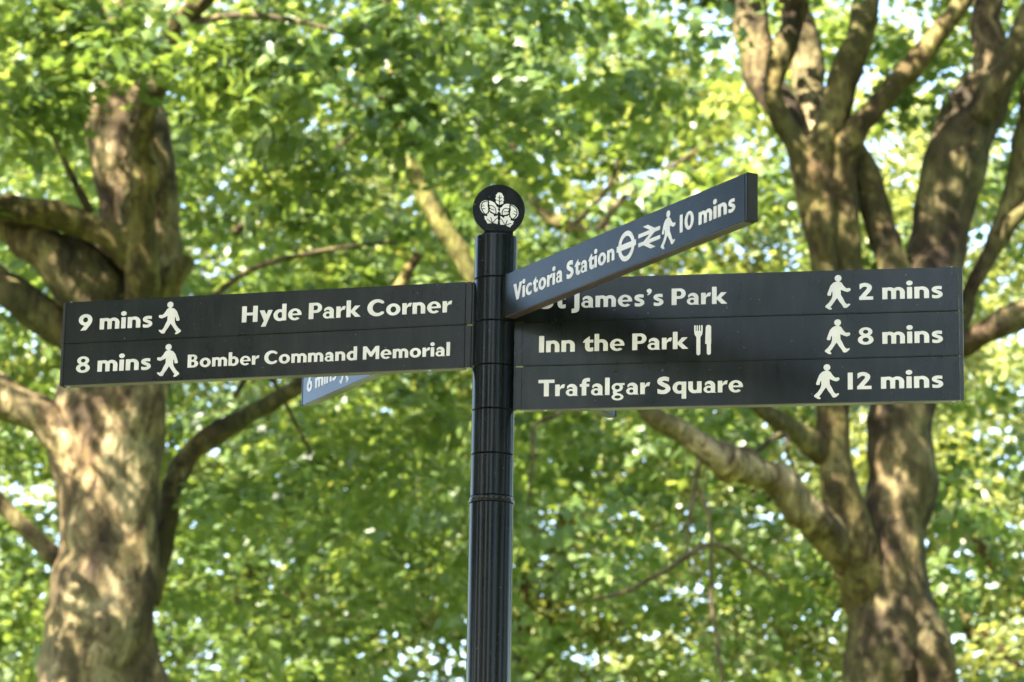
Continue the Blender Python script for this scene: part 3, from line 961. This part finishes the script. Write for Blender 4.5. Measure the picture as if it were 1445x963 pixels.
limb(LT, YL, [(128, 300, 14, -.5), (91, 228, 9, -.7), (70, 175, 7, -.8), (62, 120, 5, -.9)], TWIG, 19, name="branch", sides=10)
for k, sp in enumerate([[(246, 470, 14, 1.4), (300, 420, 10, 1.8), (365, 376, 8, 2.2), (480, 350, 6, 2.6), (560, 342, 4, 3.0)],
                        [(330, 330, 12, 2), (402, 262, 9, 2.2), (438, 237, 8, 2.4), (500, 190, 6, 2.6)],
                        [(245, 40, 14, -1), (330, 22, 11, -1.2), (420, 30, 8, -1.3), (505, 55, 5, -1.4)],
                        [(330, 560, 8, 1.2), (370, 520, 7, 1.2), (440, 640, 4, 1.2)]]):
    limb(LT, YL, sp, TWIG, 30 + k, 0.06, name="branch", sides=10)

# ---- right tree
YR = 25.0
RT_ = empty("plane_tree", (*trunk_to_ground(YR, 1256, 985, 130)[0][:2], 0))
tag(RT_, "many stemmed mossy plane tree behind the 12 mins arm, at right", "tree", "plane trees around the signpost")
tube("trunk", trunk_to_ground(YR, 1258, 985, 138) + P2(YR, (1262, 920, 138), (1262, 860, 126), (1260, 800, 118), (1266, 740, 104), (1276, 690, 106), (1277, 640, 106), (1277, 573, 100), (1282, 500, 98), (1296, 440, 86), (1316, 380, 68), (1330, 291, 64), (1349, 228, 70), (1372, 166, 72), (1392, 118, 66)),
     BARK_BROWN, RT_, rough=0.18, sides=40, step=0.07, seed=5)
limb(RT_, YR, [(1318, 975, 60, -.2), (1316, 930, 66, -.3), (1312, 890, 56, -.3), (1290, 850, 40, -.2)], BARK_BROWN, 40, 0.22, name="burl")
limb(RT_, YR, [(1250, 900, 80, .1), (1232, 840, 80, -.05), (1207, 770, 62, -.3), (1188, 705, 54, -.4), (1180, 660, 50, -.4), (1176, 625, 52, -.4), (1178, 585, 48, -.4), (1176, 500, 46, -.4), (1168, 420, 44, -.4), (1160, 350, 44, -.4), (1149, 291, 46, -.4), (1142, 235, 48, -.4), (1128, 205, 38, -.45), (1102, 170, 30, -.5), (1091, 130, 28, -.6), (1100, 85, 32, -.6), (1118, 30, 34, -.6), (1130, -30, 36, -.6), (1140, -150, 30, -.5), (1140, -280, 20, -.5)], BARK_OLIVE, 41, 0.12)
limb(RT_, YR, [(1140, 250, 36, -.2), (1110, 165, 40, 0), (1080, 110, 48, .2), (1062, 60, 52, .3), (1057, 0, 48, .4), (1050, -90, 44, .4), (1030, -220, 30, .4)], BARK_BROWN, 42)
limb(RT_, YR, [(1150, 240, 34, 0), (1142, 130, 50, .3), (1132, 60, 52, .4), (1116, -20, 46, .5), (1105, -140, 36, .5)], BARK_PALE, 43)
limb(RT_, YR, [(1160, 370, 34, -.4), (1158, 280, 40, -.5), (1162, 215, 46, -.5), (1176, 168, 43, -.5), (1195, 105, 42, -.5), (1210, 60, 40, -.5), (1223, 2, 38, -.5), (1232, -80, 36, -.4), (1240, -220, 26, -.4)], BARK_OLIVE, 44)
limb(RT_, YR, [(1255, 540, 60, -.1), (1222, 450, 54, -.25), (1195, 374, 48, -.3), (1186, 290, 44, -.4), (1186, 225, 42, -.5), (1210, 182, 35, -.6), (1250, 135, 32, -.6), (1300, 80, 30, -.7), (1342, 25, 28, -.8), (1372, -20, 26, -.8), (1420, -110, 22, -.8)], BARK_OLIVE, 45)
limb(RT_, YR, [(1290, 520, 56, -.1), (1278, 440, 50, -.2), (1258, 366, 46, -.2), (1232, 280, 42, -.2), (1210, 218, 34, -.3), (1196, 170, 22, -.2)], BARK_OLIVE, 46)
limb(RT_, YR, [(1380, 145, 56, 0), (1395, 95, 52, .1), (1392, 30, 46, .2), (1398, -40, 42, .3), (1400, -160, 34, .4)], BARK_PALE, 47)
limb(RT_, YR, [(1375, 165, 46, -.2), (1402, 128, 46, -.3), (1436, 70, 41, -.4), (1462, 8, 38, -.5), (1500, -80, 32, -.6)], BARK_BROWN, 48)
limb(RT_, YR, [(1266, 960, 50, .35), (1240, 850, 56, .1), (1178, 768, 56, -.35), (1131, 719, 52, -.8), (1089, 677, 47, -1.0), (1047, 656, 47, -1.2), (1005, 640, 42, -1.4), (955, 606, 34, -1.5), (922, 589, 26, -1.6), (880, 545, 20, -1.7), (850, 470, 15, -1.8)], BARK_PALE, 49, 0.24)
limb(RT_, YR, [(1180, 655, 42, -.3), (1144, 623, 35, -.5), (1114, 602, 27, -.6), (1077, 579, 21, -.7), (1020, 530, 17, -.8), (960, 450, 12, -1)], BARK_OLIVE, 50)
limb(RT_, YR, [(1290, 580, 46, .2), (1335, 500, 38, .2), (1366, 482, 34, .1), (1402, 462, 36, 0), (1450, 440, 38, 0), (1530, 400, 32, 0)], BARK_BROWN, 51)
limb(RT_, YR, [(1330, 510, 30, .2), (1362, 432, 27, .2), (1380, 388, 26, .2), (1410, 335, 27, .2), (1432, 270, 30, .2), (1446, 190, 30, .2), (1462, 90, 26, .2), (1475, -60, 20, .2)], BARK_OLIVE, 52)
limb(RT_, YR, [(1405, 345, 22, .2), (1432, 310, 20, .1), (1475, 270, 17, .1)], BARK_BROWN, 53, name="branch", sides=12)
for k, sp in enumerate([[(988, 645, 10, -1.4), (978, 700, 7, -1.4), (970, 760, 5, -1.4), (973, 800, 5, -1.4)],
                        [(985, 690, 6, -1.4), (998, 720, 6, -1.4), (1004, 770, 6, -1.4), (1004, 850, 5, -1.4), (1018, 950, 5, -1.4), (1022, 1020, 3, -1.4)],
                        [(1110, 830, 4, -1), (1056, 795, 6, -1.2), (1003, 768, 8, -1.4), (943, 803, 7, -1.4), (880, 836, 6, -1.3), (820, 850, 3, -1.2)],
                        [(855, 480, 10, -1.8), (800, 575, 7, -1.6), (755, 600, 6, -1.5), (752, 650, 5, -1.5), (745, 720, 3, -1.5)],
                        [(1050, 650, 8, -1), (1107, 610, 6, -.9), (1112, 640, 5, -.9), (1130, 680, 3, -.9)]]):
    limb(RT_, YR, sp, TWIG, 60 + k, 0.06, name="branch", sides=10)

# ---- slender sunlit tree behind the pole
YM = 25.6
MT = empty("plane_tree", (*trunk_to_ground(YM, 692, 985, 46)[0][:2], 0))
tag(MT, "slender plane tree hidden by the pole, its yellowish forked limbs rising beside the finial", "tree", "plane trees around the signpost")
tube("trunk", trunk_to_ground(YM, 690, 985, 50) + P2(YM, (692, 800, 46), (694, 620, 44), (697, 500, 42), (700, 450, 38)), BARK_PALE, MT, rough=0.1, seed=21)
limb(MT, YM, [(699, 470, 34), (684, 420, 28), (666, 386, 25), (649, 357, 27), (624, 320, 28), (603, 282, 26), (583, 245, 20), (566, 190, 18), (556, 110, 16), (549, 20, 14), (540, -100, 10)], BARK_MOSS, 22)
limb(MT, YM, [(699, 465, 34), (760, 400, 28, 1.5), (838, 345, 24, 3), (808, 323, 22, 3.2), (770, 302, 18, 3.4), (740, 260, 13, 3.6), (722, 200, 9, 4)], BARK_OLIVE, 23)
for k, sp in enumerate([[(560, 160, 9, 0), (540, 138, 7, -.2), (500, 150, 5, -.4)], [(598, 90, 7, -.5), (592, 40, 6, -.5), (590, -30, 5, -.5)], [(616, 70, 6, -.5), (610, 90, 6, -.5), (632, 0, 5, -.5)],
                        [(832, 345, 12, 3), (880, 280, 9, 3), (950, 235, 7, 3), (1000, 200, 5, 3)], [(806, 322, 10, 3.2), (860, 262, 7, 3), (878, 200, 5, 3)]]):
    limb(MT, YM, sp, TWIG, 70 + k, 0.06, name="branch", sides=10)

# ---- crowns of the three: masses behind the stems, a few boughs hanging in front
def behind(Yt, front=0.04):
    def f(P, r_):
        return (P[:, 1] > Yt + 1.0) | (r_.uniform(0, 1, len(P)) < front) | ~in_view(P, 40)
    return f
def at_spots(spots, Y, r_):
    out = []
    for px, py, spread, cnt, dy in spots:
        for _ in range(cnt):
            out.append(at(px + r_.normal(0, spread), py + r_.normal(0, spread * 0.6), Y + dy + r_.normal(0, 0.6)))
    return np.array(out)
r_ = np.random.default_rng(5)
lc = crown_cloud((-5.0, 25.5, 13.0), (8.5, 7.5, 9.0), 620, 31, accept=behind(YL))
lf = at_spots([(60, 60, 60, 5, -2.5), (385, 75, 45, 6, -2.5), (60, 210, 45, 2, -2), (430, 110, 50, 5, -2.5), (350, 180, 50, 3, -1.5), (560, 60, 70, 6, -2.5), (640, 150, 60, 4, -2), (480, 260, 50, 3, -1), (150, 75, 30, 3, -1.2), (90, 45, 40, 5, -2), (60, 130, 30, 2, -2), (290, 690, 35, 2, .5), (700, 200, 60, 3, -1.5), (740, 60, 60, 4, -2)], YL, r_)
ls = crown_cloud((-8.3, 19.2, 13.0), (2.4, 2.0, 1.8), 17, 38, gap=0.30)  # unseen leaf clumps added to throw dappled shade on the left trunk
build_crown(LT, np.concatenate([lc, lf, ls]), 31, size=0.15, per=75, rad=0.62)
rc = crown_cloud((5.2, 26.5, 13.0), (8.5, 7.5, 9.0), 640, 32, gap=0.44, accept=behind(YR))
rf = at_spots([(880, 150, 50, 3, -1), (1000, 250, 40, 2, -.5), (1090, 600, 30, 1, -.2), (960, 40, 25, 1, -3), (1230, 370, 18, 1, -1.2), (1290, 160, 30, 1, -1.5), (880, 740, 50, 2, 0)], YR, r_)
rs = crown_cloud((-0.8, 20.3, 13.4), (2.8, 2.3, 1.7), 46, 36, gap=0.30)        # leaf clumps added above the frame to shade the right trunk
build_crown(RT_, np.concatenate([rc, rf, rs]), 32, size=0.15, per=75, rad=0.62)
mc = crown_cloud((-2.0, 36.0, 12.5), (7.0, 6.0, 9.0), 480, 33, gap=0.45)
build_crown(MT, mc, 33, size=0.15, per=70, rad=0.75)

# ---- trees further back
def back_tree(x, Y, h, trunk_r, seed, label, n=620, rx=7.5, mat=BARK_BROWN, leaf=None, per=85):
    t = empty("plane_tree", (x, Y, 0))
    tag(t, label, "tree", "plane trees around the signpost")
    q = np.random.default_rng(seed)
    tube("trunk", [(x, Y, -0.1, trunk_r * 1.6), (x, Y, 0.3, trunk_r * 1.3), (x + q.normal(0, .2), Y, 3, trunk_r), (x + q.normal(0, .3), Y, 7, trunk_r * .85), (x + q.normal(0, .5), Y, 11, trunk_r * .6), (x + q.normal(0, .8), Y, h * .75, trunk_r * .25)], mat, t, rough=0.1, seed=seed)
    for k in range(6):
        a = q.uniform(0, 2 * math.pi)
        z0 = q.uniform(4.5, 9.5)
        ln_ = q.uniform(3, 6)
        e = np.array([x + ln_ * math.cos(a), Y + ln_ * math.sin(a), z0 + q.uniform(2, 4.5)])
        o = np.array([x, Y, z0])
        m1 = o * .55 + e * .45 + np.array([0, 0, .5])
        tube("limb", [(*o, trunk_r * .5), (*m1, trunk_r * .36), (*e, trunk_r * .14)], mat, t, rough=0.1, sides=14, seed=seed + k)
    c = crown_cloud((x, Y, h * .55), (rx, rx * .8, h * .45), n, seed + 5, gap=0.38)
    build_crown(t, c, seed + 5, size=0.15, per=per, rad=0.85, mat=leaf or LEAF, shape=LEAF_SMALL, tone=0.55)
    return t
back_tree(-11.0, 42, 22, 0.34, 201, "broad leafy plane tree in the background at the far left edge", mat=BARK_BROWN)
back_tree(-3.4, 46, 24, 0.30, 202, "leafy plane tree in the background between the left trunk and the pole", mat=BARK_OLIVE, leaf=LEAF_FAR)
back_tree(0.6, 48, 23, 0.26, 203, "pale stemmed leafy tree in the background just right of the pole", mat=BARK_PALE, leaf=LEAF_FAR)
back_tree(9.0, 45, 22, 0.34, 204, "bright leafy plane tree in the background at the far right edge", mat=BARK_OLIVE, leaf=LEAF_FAR)

back_tree(18.5, 41, 22, 0.36, 205, "leafy plane tree in the background beyond the right edge of the photo", mat=BARK_BROWN)
back_tree(-19.5, 44, 22, 0.36, 206, "leafy plane tree in the background beyond the left edge of the photo", mat=BARK_OLIVE)

# ---- wood beyond, one mass of foliage
def wood():
    q = np.random.default_rng(9)
    n = 3800
    P = np.stack([q.uniform(-44, 44, n), q.uniform(58, 74, n), q.uniform(1, 27, n)], 1)
    P = P[noise3(P / 3.0, 77) > 0.34]
    P = P[(P[:, 2] < 19 - 2 * np.clip((P[:, 0] - 1) / 5, 0, 1) + 9 * noise3(np.stack([P[:, 0] / 5, P[:, 0] * 0, P[:, 0] * 0], 1), 5))]
    Pp, Nn, s_, t_ = spray(P, 1.25 * q.uniform(.7, 1.3, len(P)), 130, 0.22, q, tone0=0.6)
    V, F, T = leaves(Pp, Nn, s_, q, LEAF_SMALL, t_)
    o = link("woodland", mesh_np("woodland", V, F, T), LEAF_FAR)
    tag(o, "mass of bright green foliage far behind the plane trees", "woodland", kind="stuff")
wood()

# ---- tree on the near side whose crown shades the signpost
ST = empty("plane_tree", (-8.6, -7.6, 0))
tag(ST, "plane tree beside the path on the near left, its crown shading the signpost", "tree", "plane trees around the signpost")
tube("trunk", [(-8.6, -7.6, -.1, .75), (-8.6, -7.6, .3, .6), (-8.5, -7.5, 3, .46), (-8.2, -7.2, 6, .4), (-7.7, -6.9, 9, .3), (-7, -6.4, 12, .15)], BARK_PALE, ST, rough=0.1, seed=90)
for k, (ex, ey, ez) in enumerate([(-4.2, -4.6, 10.5), (-10.5, -5, 10), (-5, -8.8, 10.5), (-8.5, -4, 11)]):
    tube("limb", [(-8.2, -7.2, 6, .22), ((-8.2 + ex) / 2, (-7.2 + ey) / 2, 8.6, .16), (ex, ey, ez, .06)], BARK_OLIVE, ST, rough=0.1, sides=14, seed=91 + k)
sc_ = crown_cloud((-5.6, -5.9, 11.0), (5.6, 5.0, 3.4), 460, 95, gap=0.34)
build_crown(ST, sc_, 95, size=0.2, per=150, rad=0.8)

# ---- trees on the near side of the path, behind the photographer and at the sides: unseen, added for the signs to mirror and to hold back sky light
for x_, y_, h_, sd_, lb in [(-15.5, -19, 18, 301, "plane tree added unseen behind the photographer, left of the path"), (3.5, -24, 20, 302, "plane tree added unseen behind the photographer, just right of the camera"),
                            (15, -20, 21, 303, "plane tree added unseen behind the photographer, right of the path"), (-19, -9, 19, 304, "plane tree added out of frame on the near left, beyond the shading tree"),
                            (11, -9, 21, 305, "plane tree added out of frame on the near right of the path"), (13, 3, 20, 306, "plane tree added out of frame to the right of the signpost"), (17, 16, 20, 307, "plane tree added out of frame right of the many stemmed tree"),
                            (-18, -1.0, 19, 308, "plane tree added out of frame level with the signpost on the left"), (-17.5, 5.0, 18, 309, "plane tree added out of frame on the left, nearer than the pale trunk"), (-10.5, -34, 14, 311, "plane tree added far behind the photographer to veil the mirrored sky gap"), (16, -3.5, 20, 310, "plane tree added out of frame on the right, level with the signpost")]:
    back_tree(x_, y_, h_, 0.36, sd_, lb, n=500, rx=6.0, per=120)
